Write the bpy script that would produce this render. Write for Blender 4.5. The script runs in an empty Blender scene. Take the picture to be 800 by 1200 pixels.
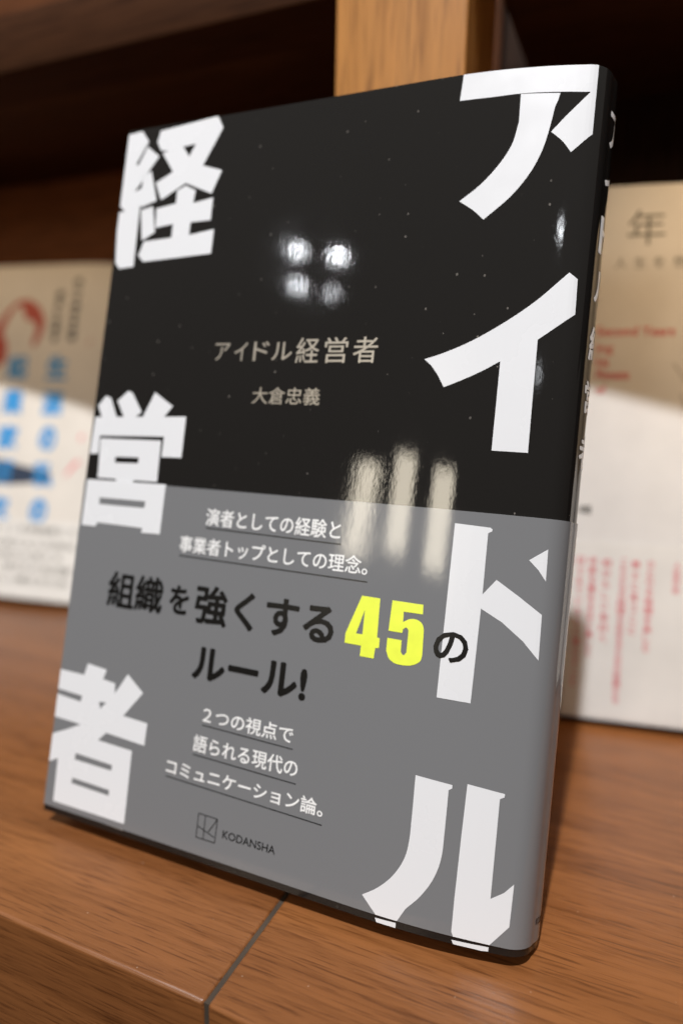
import bpy, bmesh, math, random, json
from mathutils import Vector, Matrix
from mathutils.geometry import tessellate_polygon

MM = 0.001
sc = bpy.context.scene
COL = sc.collection
random.seed(7)

# ------------------------------------------------------------------ camera
RW = ((0.915607273, 0.083356776, -0.393338238), (0.401610850, -0.142672233, 0.904628851), (0.019288500, -0.986253660, -0.164108720))
CAM = (137.33877, -122.50600, 114.39676)
cam_data = bpy.data.cameras.new('camera')
cam = bpy.data.objects.new('camera', cam_data)
COL.objects.link(cam)
cam.matrix_world = Matrix(((RW[0][0], -RW[0][1], -RW[0][2], CAM[0] * MM), (RW[1][0], -RW[1][1], -RW[1][2], CAM[1] * MM), (RW[2][0], -RW[2][1], -RW[2][2], CAM[2] * MM), (0, 0, 0, 1)))
cam_data.sensor_fit = 'VERTICAL'
cam_data.sensor_height = 36.0
cam_data.lens = 24.0
cam_data.clip_start = 0.005
cam_data.clip_end = 60.0
cam_data.dof.use_dof = True
cam_data.dof.focus_distance = 0.143
cam_data.dof.aperture_fstop = 5.4
cam_data.dof.aperture_blades = 0
sc.camera = cam

# ------------------------------------------------------------------ world, exposure
world = bpy.data.worlds.new('World')
sc.world = world
world.use_nodes = True
wn = world.node_tree.nodes
wl = world.node_tree.links
bg = wn['Background']
tc = wn.new('ShaderNodeTexCoord'); sep = wn.new('ShaderNodeSeparateXYZ'); wr = wn.new('ShaderNodeValToRGB')
wl.new(tc.outputs['Generated'], sep.inputs[0]); wl.new(sep.outputs['Z'], wr.inputs['Fac']); wl.new(wr.outputs['Color'], bg.inputs['Color'])
wr.color_ramp.elements[0].position = 0.0; wr.color_ramp.elements[0].color = (0.24, 0.18, 0.14, 1)
wr.color_ramp.elements[1].position = 0.8; wr.color_ramp.elements[1].color = (1.0, 0.93, 0.86, 1)
bg.inputs['Strength'].default_value = 0.27
sc.view_settings.view_transform = 'Standard'
sc.view_settings.look = 'None'
sc.view_settings.exposure = 0.0
sc.view_settings.gamma = 1.0

# ------------------------------------------------------------------ lamps of the shop
def area_lamp(name, loc, target, power, shape, sx, sy=None, color=(1, 1, 1), spread=180):
    d = bpy.data.lights.new(name, 'AREA')
    d.shape = shape; d.size = sx
    if sy: d.size_y = sy
    d.energy = power; d.color = color; d.spread = math.radians(spread)
    o = bpy.data.objects.new(name, d); COL.objects.link(o)
    o.location = loc
    o.rotation_euler = (Vector(target) - Vector(loc)).to_track_quat('-Z', 'Y').to_euler()
    return o
CENTRE = (0.06, 0.02, 0.09)
area_lamp('ceiling_spotlight', (0.13, -0.72, 1.80), CENTRE, 50.0, 'DISK', 0.045, color=(0.985, 0.985, 1.0))
# the cluster of four small downlights mirrored in the cover
for (x, y, z), p in (((-1.211, -1.861, 1.5), .9), ((-1.059, -1.911, 1.5), 1.2), ((-1.311, -2.079, 1.5), .8), ((-1.178, -2.141, 1.5), .35)):
    h = Vector((0.06, 0.035, 0.145))
    area_lamp('small_downlight', h + Vector((x, y, z)), h, p * .42, 'DISK', 0.022, color=(0.93, 0.96, 1.0))
# three upright shop-front lights mirrored where cover and band meet
for d, c, w, h in (((-0.365, -0.894, 0.259), (0.0806, 0.0198, 0.0897), .10, .44), ((-0.282, -0.918, 0.279), (0.0898, 0.0203, 0.0916), .22, .46), ((-0.126, -0.955, 0.269), (0.0986, 0.02, 0.0888), .26, .47)):
    p = Vector(c) + Vector(d) * 3.0
    area_lamp('shop_window_light', p, c, 8.5 * 9.87 * w * h * (.62 if w < .15 else .54), 'RECTANGLE', w, h, color=(1.0, 0.9, 0.72))
# two more ceiling spots caught by the curve of the cover beside the spine
for d, c, p in (((0.247, -0.747, 0.617), (0.1175, 0.0369, 0.1507), .3), ((0.227, -0.857, 0.463), (0.1157, 0.0294, 0.12), .1)):
    area_lamp('small_downlight', Vector(c) + Vector(d) * 2.6, c, p, 'DISK', .05, color=(0.93, 0.96, 1.0))
# warm strip lights under the upper shelf, one in each bay
area_lamp('shelf_strip_light', (-0.19, 0.118, 0.2395), (-0.19, 0.165, 0.10), 0.17, 'RECTANGLE', 0.40, 0.05, color=(1.0, 0.66, 0.34))
area_lamp('shelf_strip_light', (0.19, 0.112, 0.2395), (0.18, 0.155, 0.10), 0.11, 'RECTANGLE', 0.11, 0.06, color=(1.0, 0.66, 0.34), spread=110)

# ------------------------------------------------------------------ materials
def mat(name):
    m = bpy.data.materials.new(name); m.use_nodes = True
    return m, m.node_tree.nodes, m.node_tree.links, m.node_tree.nodes['Principled BSDF']

def coords(N, L, scale=(1, 1, 1), rot=(0, 0, 0)):
    t = N.new('ShaderNodeTexCoord'); mp = N.new('ShaderNodeMapping')
    mp.inputs['Scale'].default_value = scale; mp.inputs['Rotation'].default_value = rot
    L.new(t.outputs['Object'], mp.inputs['Vector'])
    return mp.outputs['Vector']

def noise(N, L, vec, scale, detail=3, rough=.5):
    n = N.new('ShaderNodeTexNoise'); n.inputs['Scale'].default_value = scale
    n.inputs['Detail'].default_value = detail; n.inputs['Roughness'].default_value = rough
    L.new(vec, n.inputs['Vector']); return n.outputs['Fac']

def ramp(N, L, fac, stops):
    r = N.new('ShaderNodeValToRGB'); e = r.color_ramp.elements
    while len(e) < len(stops): e.new(.5)
    for k, (p, c) in enumerate(stops):
        e[k].position = p; e[k].color = (*c, 1) if len(c) == 3 else c
    L.new(fac, r.inputs['Fac']); return r.outputs['Color']

def mix(N, L, fac, a, b, mode='MIX'):
    m = N.new('ShaderNodeMix'); m.data_type = 'RGBA'; m.blend_type = mode
    for sock, v in ((m.inputs[0], fac), (m.inputs[6], a), (m.inputs[7], b)):
        if isinstance(v, (int, float)): sock.default_value = v
        elif isinstance(v, tuple): sock.default_value = (*v, 1)
        else: L.new(v, sock)
    return m.outputs[2]

def math_node(N, L, op, a, b):
    m = N.new('ShaderNodeMath'); m.operation = op
    for s, v in ((m.inputs[0], a), (m.inputs[1], b)):
        if isinstance(v, (int, float)): s.default_value = v
        else: L.new(v, s)
    return m.outputs[0]

def bump(N, L, height, dist, strength=1.0, normal=None):
    b = N.new('ShaderNodeBump'); b.inputs['Strength'].default_value = strength; b.inputs['Distance'].default_value = dist
    L.new(height, b.inputs['Height'])
    if normal: L.new(normal, b.inputs['Normal'])
    return b.outputs['Normal']

def laminate(name, base, rough, ripple=9e-6, dust=False, metallic=0.0, spec=0.5):
    """glossy film-laminated print: faint vertical ripple, optional specks of dust"""
    m, N, L, B = mat(name)
    B.inputs['Metallic'].default_value = metallic
    B.inputs['Specular IOR Level'].default_value = spec
    v = coords(N, L, (1, 1, .55))
    n1 = noise(N, L, v, 1050, 2, .55)
    n2 = noise(N, L, coords(N, L), 40, 2)
    h = math_node(N, L, 'ADD', n1, math_node(N, L, 'MULTIPLY', n2, 4.0))
    L.new(bump(N, L, h, ripple), B.inputs['Normal'])
    rr = N.new('ShaderNodeMapRange'); rr.inputs['From Min'].default_value = .35; rr.inputs['From Max'].default_value = .7
    rr.inputs['To Min'].default_value = rough * .6; rr.inputs['To Max'].default_value = rough * 1.7
    L.new(noise(N, L, coords(N, L), 45, 5), rr.inputs['Value']); L.new(rr.outputs['Result'], B.inputs['Roughness'])
    col = base
    if dust:
        vo = N.new('ShaderNodeTexVoronoi'); vo.voronoi_dimensions = '2D'; vo.inputs['Scale'].default_value = 165
        sx = N.new('ShaderNodeSeparateXYZ'); cx = N.new('ShaderNodeCombineXYZ')
        L.new(coords(N, L, (1, 1, .8)), sx.inputs[0]); L.new(sx.outputs['X'], cx.inputs['X']); L.new(sx.outputs['Z'], cx.inputs['Y'])
        L.new(cx.outputs[0], vo.inputs['Vector'])
        sp = N.new('ShaderNodeSeparateColor'); L.new(vo.outputs['Color'], sp.inputs[0])
        size = N.new('ShaderNodeMapRange'); size.inputs['From Min'].default_value = .45; size.inputs['From Max'].default_value = 1.0
        size.inputs['To Min'].default_value = 0.0; size.inputs['To Max'].default_value = .042
        L.new(sp.outputs[0], size.inputs['Value'])
        speck = math_node(N, L, 'LESS_THAN', vo.outputs['Distance'], size.outputs['Result'])
        amt = math_node(N, L, 'MULTIPLY', speck, math_node(N, L, 'MULTIPLY', sp.outputs[1], .32))
        col = mix(N, L, amt, base, (.55, .5, .45))
    if isinstance(col, tuple): B.inputs['Base Color'].default_value = (*col, 1)
    else: L.new(col, B.inputs['Base Color'])
    return m

def paper(name, base, rough=.55, var=.05):
    m, N, L, B = mat(name)
    f = noise(N, L, coords(N, L), 60, 5)
    c = ramp(N, L, f, [(.3, tuple(x * (1 - var) for x in base)), (.7, tuple(min(1, x * (1 + var)) for x in base))])
    L.new(c, B.inputs['Base Color']); B.inputs['Roughness'].default_value = rough
    L.new(bump(N, L, noise(N, L, coords(N, L), 1500, 2), 6e-6), B.inputs['Normal'])
    return m

def ink(name, base, rough=.3, metallic=0.0):
    m, N, L, B = mat(name)
    f = noise(N, L, coords(N, L), 300, 3)
    c = ramp(N, L, f, [(.3, tuple(x * .94 for x in base)), (.7, tuple(min(1, x * 1.04) for x in base))])
    L.new(c, B.inputs['Base Color']); B.inputs['Roughness'].default_value = rough; B.inputs['Metallic'].default_value = metallic
    return m

def page_edges(name):
    m, N, L, B = mat(name)
    f = noise(N, L, coords(N, L, (40, 6000, 40)), 1.0, 2)
    L.new(ramp(N, L, f, [(.3, (.45, .40, .33)), (.7, (.74, .69, .60))]), B.inputs['Base Color'])
    B.inputs['Roughness'].default_value = .8
    return m

def wood(name, dark, mid, light, axis, rough=.42, fine=1.0, seed=0.0, spec=.45, specks=False):
    """veneer: long fibres along `axis`, broad figure, short dark pores"""
    m, N, L, B = mat(name)
    long, cross = 5.0 * fine, 95.0 * fine
    s = {'X': (long, cross, cross), 'Z': (cross, cross, long)}[axis]
    t = N.new('ShaderNodeTexCoord'); mp = N.new('ShaderNodeMapping')
    mp.inputs['Location'].default_value = (seed, seed * 1.7, seed * .6)
    L.new(t.outputs['Object'], mp.inputs['Vector'])
    def scaled(sv):
        q = N.new('ShaderNodeVectorMath'); q.operation = 'MULTIPLY'; q.inputs[1].default_value = sv
        L.new(mp.outputs['Vector'], q.inputs[0]); return q.outputs[0]
    warp = N.new('ShaderNodeTexNoise'); warp.inputs['Scale'].default_value = 9.0; warp.inputs['Detail'].default_value = 2
    L.new(mp.outputs['Vector'], warp.inputs['Vector'])
    wv = N.new('ShaderNodeVectorMath'); wv.operation = 'MULTIPLY_ADD'
    wv.inputs[1].default_value = (.9, .9, .9)
    L.new(warp.outputs['Color'], wv.inputs[0]); L.new(scaled(s), wv.inputs[2])
    broad = noise(N, L, wv.outputs[0], .30, 5, .6)
    fibre = noise(N, L, wv.outputs[0], 3.2, 6, .65)
    c = ramp(N, L, broad, [(.28, dark), (.5, mid), (.74, light)])
    fr = ramp(N, L, fibre, [(.30, (.62, .56, .50)), (.5, (1, 1, 1)), (.7, (1.14, 1.12, 1.1))])
    c = mix(N, L, .85, c, fr, 'MULTIPLY')
    s2 = {'X': (42 * fine, 900 * fine, 900 * fine), 'Z': (900 * fine, 900 * fine, 42 * fine)}[axis]
    pores = noise(N, L, scaled(s2), 1.0, 2, .5)
    pr = ramp(N, L, pores, [(.32, (.42, .36, .30)), (.46, (1, 1, 1))])
    c = mix(N, L, .7, c, pr, 'MULTIPLY')
    if specks:
        vo = N.new('ShaderNodeTexVoronoi'); vo.voronoi_dimensions = '2D'; vo.inputs['Scale'].default_value = 150
        L.new(mp.outputs['Vector'], vo.inputs['Vector'])
        sp = N.new('ShaderNodeSeparateColor'); L.new(vo.outputs['Color'], sp.inputs[0])
        size = N.new('ShaderNodeMapRange'); size.inputs['From Min'].default_value = .8; size.inputs['To Max'].default_value = .03
        L.new(sp.outputs[0], size.inputs['Value'])
        c = mix(N, L, math_node(N, L, 'MULTIPLY', math_node(N, L, 'LESS_THAN', vo.outputs['Distance'], size.outputs['Result']), math_node(N, L, 'MULTIPLY', sp.outputs[1], .4)), c, (.62, .52, .42))
    L.new(c, B.inputs['Base Color']); B.inputs['Specular IOR Level'].default_value = spec
    rr = N.new('ShaderNodeMapRange'); rr.inputs['To Min'].default_value = rough - .1; rr.inputs['To Max'].default_value = rough + .12
    L.new(fibre, rr.inputs['Value']); L.new(rr.outputs['Result'], B.inputs['Roughness'])
    hh = math_node(N, L, 'ADD', math_node(N, L, 'MULTIPLY', fibre, .6), pores)
    L.new(bump(N, L, hh, 6e-5), B.inputs['Normal'])
    return m

M = {}
M['black_cover'] = laminate('black_cover', (.0105, .0098, .0092), .04, ripple=6.5e-6, dust=True)
M['grey_band'] = laminate('grey_band', (.180, .184, .192), .055, ripple=5e-6)
M['white_print'] = laminate('white_print', (.74, .75, .775), .22, ripple=5e-6)
M['white_text'] = ink('white_text', (.86, .86, .86))
M['black_text'] = ink('black_text', (.005, .005, .005), .25)
M['yellow_text'] = ink('yellow_text', (.83, .93, .07))
M['foil'] = ink('foil', (.50, .46, .40), .38, .8)
M['pages'] = page_edges('pages')
M['cream_cover'] = paper('cream_cover', (.66, .63, .58), .5)
M['white_cover'] = paper('white_cover', (.68, .67, .65), .45)
M['white_band'] = paper('white_band', (.70, .69, .66), .4)
M['cyan_print'] = ink('cyan_print', (.03, .27, .62), .5)
M['navy_print'] = ink('navy_print', (.02, .035, .07), .5)
M['rust_print'] = ink('rust_print', (.42, .055, .03), .5)
M['pink_print'] = ink('pink_print', (.70, .22, .24), .5)
M['red_print'] = ink('red_print', (.60, .10, .10), .5)
M['grey_print'] = ink('grey_print', (.12, .115, .10), .5)
M['faint_print'] = ink('faint_print', (.36, .34, .31), .5)
M['shelf_wood'] = wood('shelf_wood', (.135, .048, .0145), (.182, .067, .020), (.235, .090, .028), 'X', .31, fine=2.3, specks=True)
M['shelf_wood_right'] = wood('shelf_wood_right', (.135, .048, .0145), (.182, .067, .020), (.235, .090, .028), 'X', .31, fine=2.3, specks=True, seed=3.7)
M['post_wood'] = wood('post_wood', (.37, .150, .033), (.44, .19, .045), (.50, .235, .064), 'Z', .45, fine=1.1, seed=1.3)
M['panel_wood'] = wood('panel_wood', (.075, .026, .009), (.10, .035, .013), (.125, .045, .017), 'X', .7, seed=5.1, spec=.12)
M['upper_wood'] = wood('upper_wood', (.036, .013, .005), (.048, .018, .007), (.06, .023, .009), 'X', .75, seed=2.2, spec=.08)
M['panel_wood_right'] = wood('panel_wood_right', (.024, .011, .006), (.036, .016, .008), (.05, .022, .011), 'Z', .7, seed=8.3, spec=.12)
M['seam'] = paper('seam', (.045, .031, .020), .9, .6)
M['gap'] = paper('gap', (.004, .003, .002), 1.0)

# ------------------------------------------------------------------ object helpers
def link(o, parent=None):
    COL.objects.link(o)
    if parent: o.parent = parent
    return o

def obj(name, bm, m, parent=None, smooth=False):
    me = bpy.data.meshes.new(name); bm.to_mesh(me); bm.free()
    me.materials.append(m)
    if smooth:
        for p in me.polygons: p.use_smooth = True
    return link(bpy.data.objects.new(name, me), parent)

def thing(name, label, cat, mtx=None, group=None):
    o = bpy.data.objects.new(name, None); o.empty_display_size = .02
    COL.objects.link(o)
    if mtx: o.matrix_world = mtx
    o['label'] = label; o['category'] = cat
    if group: o['group'] = group
    return o

def box_bm(x0, x1, y0, y1, z0, z1, bev=0.0, seg=3):
    bm = bmesh.new(); bmesh.ops.create_cube(bm, size=1)
    for v in bm.verts:
        v.co = Vector(((x0 + x1) / 2 + v.co.x * (x1 - x0), (y0 + y1) / 2 + v.co.y * (y1 - y0), (z0 + z1) / 2 + v.co.z * (z1 - z0))) * MM
    if bev: bmesh.ops.bevel(bm, geom=bm.edges[:], offset=bev * MM, segments=seg, profile=.5, affect='EDGES')
    return bm

# ------------------------------------------------------------------ the bookcase
case = thing('bookcase', 'brown wooden bookcase whose shelf carries the three books, with a lighter upright post', 'bookcase', Matrix.Translation((0, 0, 0)))
obj('shelf_board', box_bm(-520, 69.75, -28.4, 214, -62, 0, .9), M['shelf_wood'], case, True)
obj('shelf_board', box_bm(70.6, 620, -28.6, 214, -62, 0, .9), M['shelf_wood_right'], case, True)
obj('edge_strip', box_bm(69.4, 71.2, -28.0, 214, -61, -.45), M['seam'], case)
o = obj('divider_post', box_bm(44.5, 84, 80, 115, .2, 420, .6), M['post_wood'], case, True)
o['label'] = 'pale orange oak post'
obj('back_panel', box_bm(-520, 64.5, 212, 222, 0.2, 420), M['panel_wood'], case)
obj('shadow_gap', box_bm(58, 74, 222.4, 226, .2, 420), M['gap'], case)
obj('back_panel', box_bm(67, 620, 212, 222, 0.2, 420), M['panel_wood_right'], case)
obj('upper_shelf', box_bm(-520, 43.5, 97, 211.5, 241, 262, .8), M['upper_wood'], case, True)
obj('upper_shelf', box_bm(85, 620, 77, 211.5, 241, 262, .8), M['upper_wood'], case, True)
for e in case.children:
    for p in e.data.polygons: pass

# ------------------------------------------------------------------ book machinery
class Profile:
    """outer line of a cover seen from above: (x, depth) points in mm, front cover first"""
    def __init__(self, pts):
        self.p = [Vector(q) for q in pts]
        self.s = [self.p[0].x]
        for a, b in zip(self.p, self.p[1:]): self.s.append(self.s[-1] + (b - a).length)
        n = len(self.p); self.n = []
        for i in range(n):
            t = (self.p[min(i + 1, n - 1)] - self.p[max(i - 1, 0)]).normalized()
            self.n.append(Vector((t.y, -t.x)))            # points outwards
    def at(self, s, off=0.0):
        if s <= self.s[0]: return self.p[0] + Vector((0, -off))
        for i in range(len(self.s) - 1):
            if s <= self.s[i + 1]:
                k = (s - self.s[i]) / (self.s[i + 1] - self.s[i])
                nn = self.n[i].lerp(self.n[i + 1], k).normalized()
                return self.p[i].lerp(self.p[i + 1], k) + nn * off
        return self.p[-1] + self.n[-1] * off

class Book:
    def __init__(self, prof, mirror=None):
        self.f = prof; self.mirror = mirror
    def pt(self, s, v, off=0.0):
        q = self.f.at(s, off)
        x = q.x if self.mirror is None else self.mirror - q.x
        return Vector((x, q.y, v)) * MM
    def sheet(self, name, m, parent, v0, v1, off, thick, s0=None, s1=None, edge=None):
        """a folded sheet of paper or card with real thickness"""
        s0 = self.f.s[0] if s0 is None else s0
        s1 = self.f.s[-1] if s1 is None else s1
        ss = [s0] + [s for s in self.f.s if s0 + .01 < s < s1 - .01] + [s1]
        bm = bmesh.new(); rows = []
        nv = 9
        for s in ss:
            r = []
            for o_ in (off, off - thick):
                r.append([bm.verts.new(self.pt(s, v0 + (v1 - v0) * k / (nv - 1), o_)) for k in range(nv)])
            rows.append(r)
        for a, b in zip(rows, rows[1:]):
            for k in range(nv - 1):
                bm.faces.new((a[0][k], b[0][k], b[0][k + 1], a[0][k + 1]))
                bm.faces.new((a[1][k], a[1][k + 1], b[1][k + 1], b[1][k]))
            bm.faces.new((a[0][0], a[1][0], b[1][0], b[0][0])).material_index = 1
            bm.faces.new((a[0][-1], b[0][-1], b[1][-1], a[1][-1])).material_index = 1
        for r in (rows[0], rows[-1]):
            for k in range(nv - 1): bm.faces.new((r[0][k], r[0][k + 1], r[1][k + 1], r[1][k]))
        bmesh.ops.recalc_face_normals(bm, faces=bm.faces)
        o = obj(name, bm, m, parent, True)
        o.data.materials.append(edge or m)
        o.data.set_sharp_from_angle(angle=math.radians(40))
        return o
    def pages(self, parent, v0, v1, x0, inset, m):
        pts = [self.f.at(s, -inset) for s in self.f.s]
        pts = [Vector((max(p.x, x0), p.y)) for p in pts]
        bm = bmesh.new()
        lo = [bm.verts.new(((p.x if self.mirror is None else self.mirror - p.x) * MM, p.y * MM, v0 * MM)) for p in pts]
        hi = [bm.verts.new(v.co + Vector((0, 0, (v1 - v0) * MM))) for v in lo]
        n = len(lo)
        for i in range(n):
            j = (i + 1) % n
            if (lo[i].co - lo[j].co).length > 1e-7: bm.faces.new((lo[i], lo[j], hi[j], hi[i]))
        bm.faces.new(lo); bm.faces.new(hi)
        bmesh.ops.remove_doubles(bm, verts=bm.verts, dist=1e-7)
        bmesh.ops.recalc_face_normals(bm, faces=bm.faces)
        return obj('page_block', bm, m, parent)
    def print_bm(self, flat, off, cuts=True):
        """lay a flat (s, v) mesh onto the cover"""
        if cuts:
            if self.mirror is not None:
                for v in flat.verts: v.co.x = self.mirror - v.co.x
            xs = [v.co.x for v in flat.verts]
            for s in self.f.s:
                if min(xs) < s < max(xs) and s > 60:
                    bmesh.ops.bisect_plane(flat, geom=flat.verts[:] + flat.edges[:] + flat.faces[:], plane_co=(s, 0, 0), plane_no=(1, 0, 0), dist=1e-5)
        for v in flat.verts: v.co = self.pt(v.co.x, v.co.y, off + v.co.z)
        return flat

def clip_bm(bm, vmin=None, vmax=None):
    bmesh.ops.bisect_plane(bm, geom=bm.verts[:] + bm.edges[:] + bm.faces[:], plane_co=(-1.3, 0, 0), plane_no=(-1, 0, 0), clear_outer=True, dist=1e-5)
    for lim, sgn in ((vmin, -1), (vmax, 1)):
        if lim is None: continue
        bmesh.ops.bisect_plane(bm, geom=bm.verts[:] + bm.edges[:] + bm.faces[:], plane_co=(0, lim, 0), plane_no=(0, sgn, 0), clear_outer=True, dist=1e-5)
    return bm

def polys_bm(polys):
    """polygons with holes in (s, v); every further one is lifted a hair so that overlaps never share a plane"""
    bm = bmesh.new()
    for k, loops in enumerate(polys):
        flat = [q for lp in loops for q in lp]
        vs = [bm.verts.new((x, y, k * .006)) for x, y in flat]
        if len(loops) == 1:
            f = bm.faces.new(vs); f.normal_update()
            if f.normal.z < 0: f.normal_flip()
            bmesh.ops.triangulate(bm, faces=[f], ngon_method='EAR_CLIP')
            continue
        for tri in tessellate_polygon([[Vector((x, y, 0)) for x, y in lp] for lp in loops]):
            try:
                f = bm.faces.new([vs[i] for i in tri])
                f.normal_update()
                if f.normal.z < 0: f.normal_flip()
            except ValueError: pass
    return bm

def text_bm(body, rect, bold=0.0, z=0.0):
    """lettering fitted to the rectangle (s0, s1, v0, v1); heavier weights are overprints shifted by a hair"""
    c = bpy.data.curves.new('lettering', 'FONT'); c.body = body; c.resolution_u = 3
    t = bpy.data.objects.new('lettering', c); COL.objects.link(t)
    dg = bpy.context.evaluated_depsgraph_get(); dg.update()
    me = bpy.data.meshes.new_from_object(t.evaluated_get(dg))
    bpy.data.objects.remove(t); bpy.data.curves.remove(c)
    xs = [v.co.x for v in me.vertices]; ys = [v.co.y for v in me.vertices]
    x0, x1, y0, y1 = min(xs), max(xs), min(ys), max(ys)
    s0, s1, v0, v1 = rect
    em = (v1 - v0) / max(y1 - y0, .3)                 # mm per unit of type
    d = max(bold, 0) * em
    fx = (s1 - s0 - 2 * d) / max(x1 - x0, 1e-6); fy = (v1 - v0 - 2 * d) / max(y1 - y0, 1e-6)
    for v in me.vertices:
        v.co = Vector((s0 + d + (v.co.x - x0) * fx, v0 + d + (v.co.y - y0) * fy, z))
    out = bmesh.new()
    q = d * .7071
    shifts = [(0, 0)] if d == 0 else [(-d, 0), (d, 0), (0, d), (0, -d), (q, q), (-q, q), (q, -q), (-q, -q)]
    for k, (dx, dy) in enumerate(shifts):
        cp = me.copy()
        for v in cp.vertices: v.co += Vector((dx, dy, k * .0025))
        out.from_mesh(cp); bpy.data.meshes.remove(cp)
    bpy.data.meshes.remove(me)
    out.normal_update()
    for f in out.faces:
        if f.normal.z < 0: f.normal_flip()
    return out

def join(*bms):
    out = bms[0]
    for b in bms[1:]:
        me = bpy.data.meshes.new('tmp'); b.to_mesh(me); b.free(); out.from_mesh(me); bpy.data.meshes.remove(me)
    return out

def strip_bm(a, b, w, z=0.0):
    a, b = Vector(a), Vector(b); d = (b - a).normalized(); n = Vector((-d.y, d.x)) * w / 2
    bm = bmesh.new()
    f = bm.faces.new([bm.verts.new((q.x, q.y, z)) for q in (a - n, b - n, b + n, a + n)])
    return bm

def column_bm(chars, x, y0, y1, w, bold=.012):
    """vertical writing, one character below the other from y1 (top) down to y0"""
    n = len(chars); step = (y1 - y0) / n; parts = []
    for k, ch in enumerate(chars):
        cy = y1 - step * (k + .5); h = min(step * .9, w * 1.05)
        if ch == 'ー':
            parts.append(strip_bm((x, cy + h * .42), (x, cy - h * .42), w * .11)); continue
        ww = w * (.8 if ord(ch) < 0x3100 else 1.0)
        parts.append(text_bm(ch, (x - ww / 2, x + ww / 2, cy - h / 2, cy + h / 2), bold))
    return join(*parts)

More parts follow.
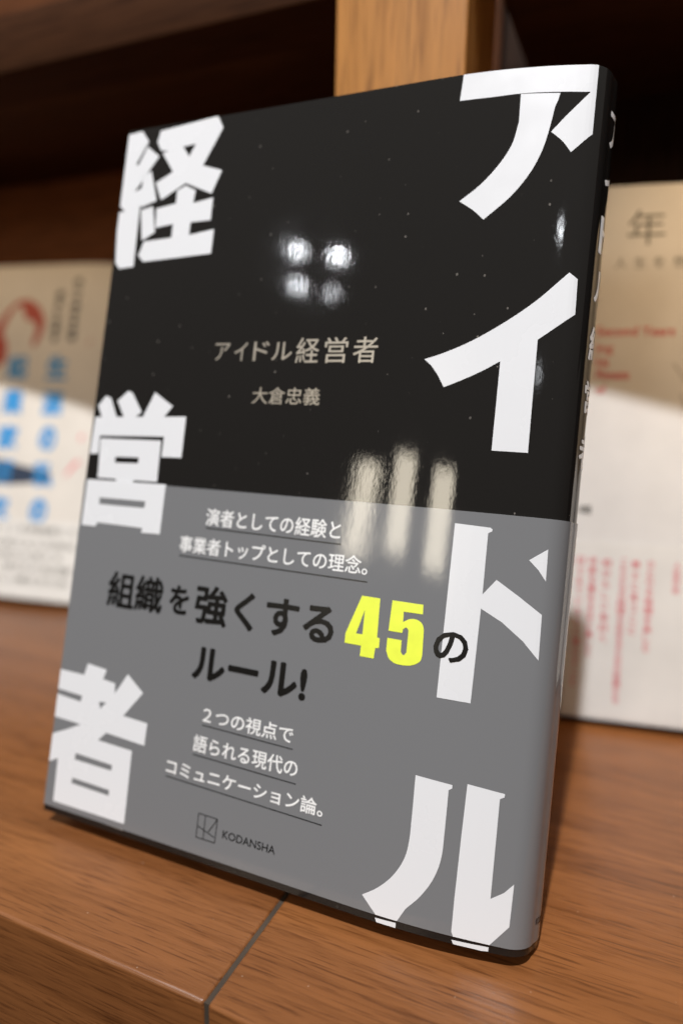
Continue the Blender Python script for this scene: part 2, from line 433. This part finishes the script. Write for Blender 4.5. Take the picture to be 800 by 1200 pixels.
DATA_JSON = '''{"G":{"a":[[[[93.39,181.88],[93.72,188.85],[94.87,188.93],[95.97,189.03],[97.09,189.14],[98.28,189.22],[99.61,189.28],[101.13,189.31],[102.78,189.34],[104.51,189.35],[106.24,189.36],[107.92,189.36],[109.57,189.36],[111.24,189.35],[112.89,189.34],[114.49,189.33],[116.0,189.3],[117.4,189.25],[118.72,189.19],[120.0,189.11],[121.26,189.06],[122.59,189.17],[122.6,172.65],[118.48,168.54],[118.08,169.04],[117.7,169.55],[117.31,170.06],[116.9,170.56],[116.46,171.03],[115.99,171.48],[115.5,171.9],[114.98,172.32],[114.47,172.73],[113.96,173.15],[114.57,173.9],[115.17,174.64],[115.77,175.39],[116.41,176.17],[117.11,177.01],[117.89,177.91],[118.73,178.87],[119.61,179.87],[120.49,180.87],[121.36,181.88],[120.12,181.89],[118.9,181.93],[117.68,181.98],[116.4,182.02],[115.06,182.05],[113.6,182.08],[112.06,182.11],[110.47,182.14],[108.89,182.15],[107.37,182.15],[105.93,182.12],[104.52,182.07],[103.14,181.99],[101.75,181.93],[100.34,181.88]]],[[[106.77,182.03],[115.08,181.79],[114.82,180.3],[114.28,178.81],[114.14,177.88],[114.02,176.95],[113.89,176.02],[113.75,175.07],[113.59,174.1],[113.41,173.11],[113.22,172.09],[113.0,171.05],[112.75,170.02],[112.46,168.99],[112.12,167.97],[111.74,166.95],[111.32,165.94],[110.85,164.92],[110.31,163.91],[109.72,162.9],[109.07,161.89],[108.35,160.88],[107.58,159.87],[106.73,158.87],[105.78,157.87],[104.74,156.88],[103.64,155.88],[102.52,154.89],[101.42,153.9],[100.93,154.36],[100.44,154.82],[99.94,155.29],[99.43,155.75],[98.88,156.2],[98.28,156.65],[97.64,157.08],[96.98,157.52],[96.32,157.95],[95.66,158.39],[96.5,159.04],[97.35,159.69],[98.19,160.34],[99.01,161.02],[99.8,161.74],[100.57,162.53],[101.32,163.35],[102.04,164.21],[102.73,165.08],[103.36,165.96],[103.97,166.86],[104.54,167.76],[105.06,168.68],[105.53,169.62],[105.93,170.59],[106.24,171.58],[106.45,172.61],[106.62,173.65],[106.78,174.7],[106.96,175.74]]]],"i":[[[[91.48,122.54],[92.32,122.81],[93.13,123.06],[93.95,123.32],[94.82,123.63],[95.78,124.0],[96.85,124.45],[97.98,124.94],[99.17,125.48],[100.39,126.08],[101.62,126.73],[102.88,127.45],[104.17,128.24],[105.48,129.07],[106.79,129.95],[108.07,130.84],[109.33,131.75],[110.57,132.68],[111.81,133.65],[113.05,134.67],[114.29,135.76],[115.54,136.94],[116.79,138.21],[118.04,139.52],[119.3,140.84],[120.55,142.14],[122.42,140.82],[122.6,133.22],[115.43,127.35],[115.7,103.01],[108.17,102.95],[108.12,122.41],[107.43,121.97],[106.74,121.53],[106.05,121.08],[105.34,120.63],[104.58,120.19],[103.74,119.73],[102.85,119.26],[101.94,118.79],[101.04,118.34],[100.19,117.93],[99.4,117.57],[98.66,117.24],[97.94,116.93],[97.22,116.63],[96.49,116.31],[96.17,116.86],[95.84,117.41],[95.52,117.96],[95.19,118.5],[94.87,119.0],[94.54,119.47],[94.2,119.9],[93.87,120.31],[93.53,120.72],[93.19,121.14]]]],"do":[[[[102.07,86.71],[109.59,86.46],[110.05,86.11],[109.95,85.66],[109.21,85.22],[109.31,72.26],[111.89,75.65],[116.83,72.66],[121.63,69.52],[121.83,60.1],[118.38,63.6],[113.89,66.92],[109.29,69.25],[109.1,49.33],[101.94,49.37]]],[[[118.06,80.5],[121.63,83.16],[121.77,76.46],[120.07,78.69]]]],"ru":[[[[99.21,32.41],[107.11,31.95],[107.09,31.24],[106.42,30.75],[106.43,29.16],[106.45,27.55],[106.46,25.96],[106.46,24.42],[106.46,22.96],[106.46,21.6],[106.47,20.3],[106.47,19.06],[106.43,17.88],[106.33,16.77],[106.18,15.72],[105.98,14.75],[105.73,13.84],[105.44,12.95],[105.11,12.08],[104.73,11.21],[104.3,10.36],[103.83,9.54],[103.33,8.75],[102.82,7.98],[102.29,7.26],[101.72,6.57],[101.14,5.91],[100.55,5.25],[99.97,4.57],[97.96,0.78],[94.64,0.76],[90.27,4.89],[90.93,5.36],[91.59,5.8],[92.24,6.25],[92.89,6.73],[93.52,7.27],[94.15,7.85],[94.78,8.48],[95.39,9.15],[95.97,9.84],[96.5,10.55],[96.99,11.28],[97.44,12.04],[97.86,12.83],[98.22,13.63],[98.53,14.43],[98.77,15.2],[98.96,15.95],[99.1,16.73],[99.2,17.61],[99.29,18.64],[99.34,19.89],[99.35,21.3],[99.33,22.8],[99.32,24.33],[99.31,25.82]]],[[[110.13,32.77],[117.82,32.14],[117.76,31.44],[116.9,30.93],[116.97,10.78],[119.5,12.46],[121.31,14.52],[121.16,5.94],[116.88,0.73],[110.82,0.63],[109.84,2.5],[109.81,9.7],[109.94,21.52]]]],"ru_tab":[[[[93.56,0.89],[98.2,1.07],[98.23,0.02],[94.19,-0.4]]],[[[110.01,0.81],[117.54,1.04],[117.53,0.19],[110.71,-0.48]]]],"kei":[[[[-1.83,186.95],[3.38,187.36],[6.05,184.06],[2.55,177.98],[3.38,177.58],[5.86,182.63],[10.24,179.36],[3.18,170.01],[5.53,170.88],[5.62,174.12],[8.23,175.41],[11.14,166.8],[6.35,165.49],[5.7,165.89],[6.04,148.7],[1.16,148.41],[-0.42,150.05],[-1.85,164.55],[0.7,164.8],[-1.55,166.48],[-1.46,176.78]]],[[[6.25,164.58],[10.22,165.26],[11.91,157.83],[7.81,155.9]]],[[[9.75,186.56],[28.1,188.08],[30.17,184.62],[25.1,174.99],[31.36,172.96],[28.91,166.93],[20.25,170.73],[12.69,166.79],[10.22,171.82],[15.54,174.33],[11.28,180.1],[13.33,180.55],[10.59,180.91],[9.05,183.52]],[[17.93,181.05],[22.04,181.27],[20.3,178.01]]],[[[17.74,168.88],[20.35,170.02],[23.77,168.35],[23.44,164.94],[29.6,165.81],[29.65,159.76],[23.37,159.7],[23.32,156.23],[31.06,157.22],[31.02,150.72],[9.19,149.85],[7.28,151.73],[8.62,155.56],[17.67,155.96],[17.68,159.72],[11.95,159.11],[11.48,164.52],[17.81,165.34]]]],"ei":[[[[-0.09,110.0],[2.28,112.81],[4.06,112.18],[6.84,106.86],[1.68,106.71]]],[[[6.39,111.47],[9.79,114.25],[11.24,113.66],[14.96,108.62],[13.06,107.05],[9.29,106.94]]],[[[15.67,107.47],[18.65,113.95],[24.86,110.35],[22.33,107.32],[16.25,107.14]]],[[[-0.6,106.78],[29.43,107.74],[29.48,97.02],[23.16,96.9],[23.24,102.27],[1.8,101.71],[2.03,96.76],[-0.89,96.62]]],[[[2.2,100.97],[22.47,101.18],[22.75,90.3],[2.81,90.2]],[[8.07,96.2],[15.93,96.35],[15.9,94.81],[8.16,94.59]]],[[[9.12,90.61],[15.06,90.56],[15.06,88.85],[9.24,89.1]]],[[[-0.31,89.56],[25.85,89.8],[25.83,76.89],[19.82,76.72],[20.05,77.92],[4.86,78.11],[4.49,76.99],[-0.42,76.98]],[[4.67,84.85],[20.03,84.96],[19.88,83.18],[4.79,83.07]]]],"sha":[[[[-1.6,37.57],[6.98,37.47],[7.76,40.64],[14.14,40.08],[14.03,39.3],[13.4,37.49],[17.45,37.11],[17.75,34.51],[21.19,40.12],[26.61,36.3],[21.33,29.49],[29.05,29.1],[28.93,23.5],[16.56,24.13],[14.19,21.77],[25.34,21.43],[25.65,3.14],[1.8,3.07],[1.53,14.31],[-2.53,12.26],[-2.07,20.0],[-1.06,20.44],[-0.06,20.87],[0.94,21.3],[1.94,21.74],[2.93,22.19],[3.93,22.65],[4.93,23.13],[5.93,23.61],[6.92,24.09],[7.91,24.57],[-1.79,24.88],[-1.84,30.98],[6.84,30.35],[7.17,31.94],[-1.83,32.37]],[[13.03,31.53],[15.35,31.71],[13.59,29.81]],[[7.27,16.93],[19.68,16.53],[19.62,15.12],[7.37,15.25]],[[7.28,10.45],[19.73,10.19],[19.78,8.77],[7.22,9.05]]]],"sha_tab":[[[[0.91,2.58],[25.86,2.51],[25.28,1.33],[2.6,1.91]]]],"forty_five":[[[[82.92,68.56],[87.26,68.53],[87.47,59.91],[88.12,59.81],[88.15,57.69],[87.31,57.56],[87.19,55.21],[83.9,55.23],[83.94,57.54],[79.91,57.59],[79.92,59.76]],[[83.93,65.52],[83.99,60.09],[82.46,60.02]]],[[[90.11,68.5],[97.1,68.45],[97.2,66.38],[92.93,66.38],[93.01,64.13],[93.33,64.33],[93.65,64.54],[93.97,64.75],[94.3,64.92],[94.63,65.03],[95.0,65.09],[95.39,65.11],[95.78,65.09],[96.15,65.02],[96.48,64.9],[96.76,64.75],[97.03,64.57],[97.26,64.33],[97.46,64.02],[97.62,63.61],[97.73,63.08],[97.78,62.43],[97.81,61.72],[97.83,61.0],[97.85,60.32],[97.88,59.66],[97.92,58.97],[97.94,58.31],[97.94,57.7],[97.9,57.2],[97.83,56.82],[97.75,56.54],[97.62,56.32],[97.46,56.13],[97.23,55.92],[96.95,55.71],[96.6,55.5],[96.21,55.31],[95.78,55.14],[95.31,55.02],[94.78,54.94],[94.18,54.88],[93.56,54.86],[92.97,54.88],[92.45,54.94],[92.01,55.04],[91.62,55.19],[91.27,55.37],[90.96,55.59],[90.68,55.83],[90.46,56.12],[90.29,56.44],[90.15,56.79],[90.01,57.15],[89.87,57.49],[89.86,60.2],[93.11,60.18],[93.19,57.63],[93.32,57.48],[93.46,57.32],[93.6,57.17],[93.74,57.06],[93.87,57.03],[93.99,57.09],[94.11,57.22],[94.22,57.4],[94.33,57.58],[94.44,57.75],[94.41,62.55],[94.3,62.67],[94.18,62.8],[94.06,62.93],[93.95,63.02],[93.83,63.06],[93.7,63.02],[93.57,62.93],[93.44,62.81],[93.31,62.68],[93.18,62.57],[93.06,61.76],[89.93,61.8]]]]},"T":{"foil_title":[35.9,80.18,121.72,127.91],"foil_author":[48.37,66.85,111.5,115.71],"l1":[39.31,76.07,80.45,84.79],"l2":[32.34,83.52,73.14,77.36],"k1":[11.31,29.19,56.6,65.92],"k2":[31.27,37.17,57.46,64.69],"k3":[38.99,77.02,56.08,65.79],"k4":[40.43,71.78,42.68,50.7],"k5":[100.15,107.55,57.07,63.59],"m1":[45.13,69.85,32.64,36.52],"m2":[43.34,71.87,25.4,29.52],"m3":[36.28,79.12,18.38,22.16],"kod":[54.36,68.51,7.31,9.18]},"L":{"l1":[[39.6,79.83],[76.46,79.46]],"l2":[[32.6,72.17],[83.78,71.74]],"m1":[[45.21,32.05],[70.11,31.57]],"m2":[[43.51,24.63],[71.84,24.09]],"m3":[[36.43,17.75],[79.24,16.77]],"logo0":[[47.16,11.33],[52.52,11.24]],"logo1":[[52.52,11.24],[52.46,5.66]],"logo2":[[52.46,5.66],[47.15,5.66]],"logo3":[[47.15,5.66],[47.16,11.33]],"logo4":[[49.12,11.28],[49.19,5.59]],"logo5":[[47.13,8.39],[52.22,6.86]],"logo6":[[52.46,11.11],[50.36,7.66]]},"P":[[-1.35,0.0],[10.75,0.0],[21.5,0.0],[32.25,0.0],[43.0,0.0],[53.75,0.0],[64.5,0.0],[75.25,0.0],[86.0,0.0],[88.471,0.011],[90.943,0.05],[93.414,0.121],[95.886,0.229],[98.357,0.374],[100.829,0.558],[103.3,0.783],[105.771,1.051],[108.243,1.362],[110.714,1.717],[113.186,2.118],[115.657,2.565],[118.129,3.058],[120.6,3.6],[121.378,3.836],[122.116,4.176],[122.801,4.614],[123.419,5.143],[123.958,5.751],[124.408,6.428],[124.762,7.16],[125.011,7.934],[125.151,8.735],[125.457,9.518],[125.717,10.301],[125.89,11.084],[125.951,11.867],[125.89,12.65],[125.717,13.434],[125.457,14.217],[125.151,15.0],[125.066,15.647],[124.816,16.25],[124.419,16.768],[123.901,17.165],[123.298,17.415],[122.651,17.5],[109.023,17.5],[95.395,17.5],[81.767,17.5],[68.14,17.5],[54.512,17.5],[40.884,17.5],[27.256,17.5],[13.628,17.5],[0.0,17.5]]}'''
DATA = json.loads(DATA_JSON)
GL, TX, LN = DATA['G'], DATA['T'], DATA['L']

# ------------------------------------------------------------------ the black book
LEAN = math.radians(13.0)
fb = Book(Profile(DATA['P']))
black = thing('book', 'glossy black Japanese book with huge white characters and a grey paper band, standing in front', 'book',
              Matrix.Translation((0, 0, 3.99 * MM)) @ Matrix.Rotation(-LEAN, 4, 'X'))
H = 188.0
BAND = 89.5
jacket = fb.sheet('jacket', M['black_cover'], black, 0, H, 0.0, .25)
cover = fb.sheet('cover', M['white_cover'], black, .6, H - .6, -.32, .35)
fb.pages(black, 1.2, H - 1.2, 1.5, .75, M['pages'])
band = fb.sheet('paper_band', M['grey_band'], black, 1.6, BAND, .24, .16, edge=M['white_band'])

def ink_part(name, bm, off, m, parent, cuts=True):
    return obj(name, fb.print_bm(bm, off, cuts), m, parent, False)

PJ, PB = .05, .29          # print lies this far in front of jacket / band
ink_part('title_character', clip_bm(polys_bm(GL['a']), vmin=.02, vmax=H - .02), PJ, M['white_print'], jacket)
ink_part('title_character', clip_bm(polys_bm(GL['i']), vmin=.02, vmax=H - .02), PJ, M['white_print'], jacket)
ink_part('title_character', clip_bm(polys_bm(GL['do']), vmin=1.65), PB, M['white_print'], band)
ink_part('title_character', clip_bm(polys_bm(GL['ru']), vmin=1.65), PB, M['white_print'], band)
ink_part('title_character', clip_bm(polys_bm(GL['kei']), vmin=.02, vmax=H - .02), PJ, M['white_print'], jacket)
ink_part('title_character', clip_bm(polys_bm(GL['ei']), vmin=BAND + .02), PJ, M['white_print'], jacket)
ink_part('title_character', clip_bm(polys_bm(GL['ei']), vmax=BAND - .02), PB, M['white_print'], band)
ink_part('title_character', clip_bm(polys_bm(GL['sha']), vmin=1.65), PB, M['white_print'], band)
ink_part('title_character', clip_bm(polys_bm(GL['ru_tab']), vmax=2.2, vmin=.05), PJ, M['white_print'], jacket)
ink_part('title_character', clip_bm(polys_bm(GL['sha_tab']), vmax=2.2, vmin=.05), PJ, M['white_print'], jacket)

def rect(name): return tuple(TX[name])
def sub(r, a, b, c=0.0, d=1.0):
    return (r[0] + (r[1] - r[0]) * a, r[0] + (r[1] - r[0]) * b, r[2] + (r[3] - r[2]) * c, r[2] + (r[3] - r[2]) * d)
r = rect('foil_title')
foil = [text_bm(ch, sub(r, a, b, c, d), .004) for ch, a, b, c, d in (('ア', 0, .10, .12, .84), ('イ', .133, .215, .10, .86), ('ド', .255, .355, .10, .88), ('ル', .375, .50, .12, .84),
        ('経', .525, .663, 0, 1), ('営', .695, .83, 0, 1), ('者', .862, 1, 0, 1))]
ink_part('foil_title', join(*foil), .06, M['foil'], jacket)
ink_part('foil_author', text_bm('大倉忠義', rect('foil_author'), .004), .06, M['foil'], jacket)
ink_part('headline_text', join(text_bm('演者としての経験と', rect('l1'), .012), text_bm('事業者トップとしての理念。', rect('l2'), .012)), PB, M['white_text'], band)
ink_part('headline_text', join(text_bm('２つの視点で', rect('m1'), .012), text_bm('語られる現代の', rect('m2'), .012), text_bm('コミュニケーション論。', rect('m3'), .014)), PB, M['white_text'], band)
ink_part('underline', join(*[strip_bm(*LN[k], .26) for k in ('l1', 'l2')]), PB, M['black_text'], band)
ink_part('underline', join(*[strip_bm(*LN[k], .22) for k in ('m1', 'm2', 'm3')]), PB, M['black_text'], band)
ink_part('slogan_text', join(text_bm('組織', rect('k1'), .022), text_bm('を', rect('k2'), .028), text_bm('強くする', rect('k3'), .026)), PB, M['black_text'], band)
ink_part('slogan_text', text_bm('ルール!', rect('k4'), .032), PB, M['black_text'], band)
ink_part('slogan_text', text_bm('の', rect('k5'), .022), PB + .06, M['black_text'], band)
ink_part('slogan_number', polys_bm(GL['forty_five']), PB, M['yellow_text'], band)
ink_part('publisher_name', text_bm('KODANSHA', rect('kod'), .006), PB, M['black_text'], band)
ink_part('publisher_mark', join(*[strip_bm(*LN['logo%d' % k], .2, k * .004) for k in range(7)]), PB, M['black_text'], band)
# writing along the spine
XM = max(q.x for q in fb.f.p)
SP = [i for i, q in enumerate(fb.f.p) if q.x > XM - .3]
smid = sum(fb.f.s[i] for i in SP) / len(SP) + .3
spine = []
for ch, v0, v1 in (('ア', 172.5, 180.5), ('イ', 160.8, 168.8), ('ド', 148.6, 157), ('ル', 137.8, 145), ('経', 124.9, 132.6), ('営', 113.4, 120.6), ('者', 101.2, 108.6)):
    spine.append(text_bm(ch, (smid - 3.4, smid + 3.4, v0, v1), .022))
ink_part('spine_title', join(*spine), PJ, M['white_text'], jacket)
ink_part('spine_text', text_bm('KODANSHA', (smid - 3.2, smid + 2.6, 5.2, 6.6), .006), PB, M['black_text'], band)

# ------------------------------------------------------------------ the two books behind
def soft_profile(W, T, r=2.4, dip=1.6):
    P = []
    for k in range(8): P.append((W * .82 * k / 7, 0))
    for k in range(1, 7):
        t = k / 6; P.append((W * .82 + (W * .18 - r) * t, dip * t * t))
    cx, cy = W - r, dip + r
    for k in range(1, 7):
        a = math.radians(15 * k); P.append((cx + r * math.sin(a), cy - r * math.cos(a)))
    P.append((W + .3, T / 2)); P.append((W, T - r))
    for k in range(1, 7):
        a = math.radians(15 * k); P.append((cx + r * math.cos(a), T - r + r * math.sin(a)))
    for k in range(1, 8): P.append(((W - r) * (1 - k / 7), T))
    return P

def pose(x, y, z, yaw, lean):
    return Matrix.Translation((x * MM, y * MM, z * MM)) @ Matrix.Rotation(math.radians(yaw), 4, 'Z') @ Matrix.Rotation(-math.radians(lean), 4, 'X')

# left: cream book with blue title
lb = Book(Profile(soft_profile(128.5, 15)))
left = thing('book', 'cream Japanese book with blue vertical title and a red-haired drawing, left of the black book', 'book', pose(-257.84, 121.17, 4.05, 8.67, 15.5))
lj = lb.sheet('jacket', M['cream_cover'], left, 0, 189.5, 0, .3)
lb.pages(left, 1.2, 188.3, 1.5, .7, M['pages'])
lband = lb.sheet('paper_band', M['white_band'], left, 1.0, 42.5, .22, .16)
def lpart(name, bm, m, parent, off=.06): return obj(name, lb.print_bm(bm, off), m, parent)
lpart('title_text', join(column_bm('生涯の私の', 99.5, 38, 139, 13.5, .045), column_bm('起業家研究', 73.5, 38, 139, 13.5, .045)), M['cyan_print'], lj)
lpart('lead_text', join(column_bm('一人で始める仕事', 106.5, 144, 181, 5.2, .09), column_bm('暮らしと学び', 95.5, 143.5, 174, 5.2, .09)), M['black_text'], lj)
hair = [(52.0, 148.9), (57.0, 156.0), (62.0, 163.1), (68.3, 168.4), (75.3, 169.1), (83.0, 164.6), (87.7, 156.6), (86.9, 148.7), (83.1, 140.8), (80.6, 142.6), (82.7, 150.5), (80.8, 155.5), (74.6, 157.3), (70.8, 165.2), (66.9, 164.4), (62.9, 157.7), (60.1, 149.7), (64.7, 142.0), (65.1, 133.1), (57.7, 126.7), (48, 130)]
lpart('drawing', polys_bm([[hair]]), M['rust_print'], lj)
lpart('drawing', polys_bm([[[(44, 75.8), (70, 75.8), (83, 73), (95, 71.2), (104, 70), (104.5, 64.4), (80, 62), (44, 61.9)]]]), M['navy_print'], lj, .075)
lpart('drawing', polys_bm([[[(112.5, 67.5), (115, 69), (121.5, 77), (119, 77.5), (115.5, 73)]]]), M['pink_print'], lj, .075)
lpart('drawing', polys_bm([[[(119, 88), (121.4, 89), (121, 92.5), (119.2, 91)]]]), M['pink_print'], lj, .075)
lpart('drawing', polys_bm([[[(115.5, 141.5), (118.6, 145.6), (120, 147), (117.6, 143)]]]), M['rust_print'], lj)
lines = (('暮らしのなかで仕事をつくる実践者たち', 14, 125), ('あたらしい働きかたを考える人の研究', 16, 125), ('ひとつひとつの声から見える', 34, 118), ('実例でたどる、学びの記録', 20, 124), ('すべての世代に贈る新しい働き方の本', 18, 123))
lpart('band_text', join(*[text_bm(t, (a, b, v - 1.9, v + 1.9), .014) for (t, a, b), v in zip(lines, (37.8, 29.9, 23.3, 16.8, 10.2))]), M['grey_print'], lband, .29)

# right: white book, spine on its left
rb = Book(Profile(soft_profile(128.5, 16, 2.2, .35)), mirror=128.5)
right = thing('book', 'white book with red English lines and red columns, right of the black book', 'book', pose(117.5, 122.3, 2.75, 9.85, 8.0))
rj = rb.sheet('jacket', M['white_cover'], right, 0, 189.0, 0, .3)
rb.pages(right, 1.2, 187.8, 1.5, .7, M['pages'])
rband = rb.sheet('paper_band', M['white_band'], right, .8, 63.6, .24, .16)
def rpart(name, bm, m, parent, off=.06): return obj(name, rb.print_bm(bm, off), m, parent)
rpart('title_text', join(text_bm('年', (13.6, 25.8, 168.2, 180.2), -.004), *[text_bm(ch, (x, x + 3.8, 160.2, 164), 0) for ch, x in (('人', 10), ('生', 16.3), ('を', 22.6), ('想', 28.9), ('う', 35.2))]), M['grey_print'], rj)
rpart('english_text', join(text_bm('Second Years', (5.4, 31, 136.6, 140), .02), text_bm('ing', (5.6, 11.2, 130, 133.6), .02), text_bm('is', (5.9, 10, 125.8, 129), .02), text_bm('Moments', (6.2, 17, 121.3, 124.6), .02), text_bm('of', (6.5, 9.6, 116.2, 119.4), .02)), M['red_print'], rj)
rpart('small_text', text_bm('年間', (2.9, 7.2, 73.2, 76.4), .03), M['grey_print'], rj)
lpx = join(strip_bm((36.5, 119.5), (31.2, 127), .5), strip_bm((34, 116.5), (38.5, 106), .5))
rpart('drawing', lpx, M['faint_print'], rj)
cols = (('日々をていねいに暮らすこと', 4.9, 11.0), ('年齢を重ねるほど楽しく', 9.1, 22.2), ('自分らしい毎日へ', 13.7, 27.3), ('これからの時間を生きるための言葉たち', 19.3, 6.5), ('静かに思うこと', 23.3, 31.3), ('ひとりの時間を楽しむ', 28.2, 25.8), ('人生の本', 36.6, 47.0))
rpart('band_text', join(*[column_bm(t, x, v, 58.4, 2.7, .02) for t, x, v in cols]), M['pink_print'], rband, .31)
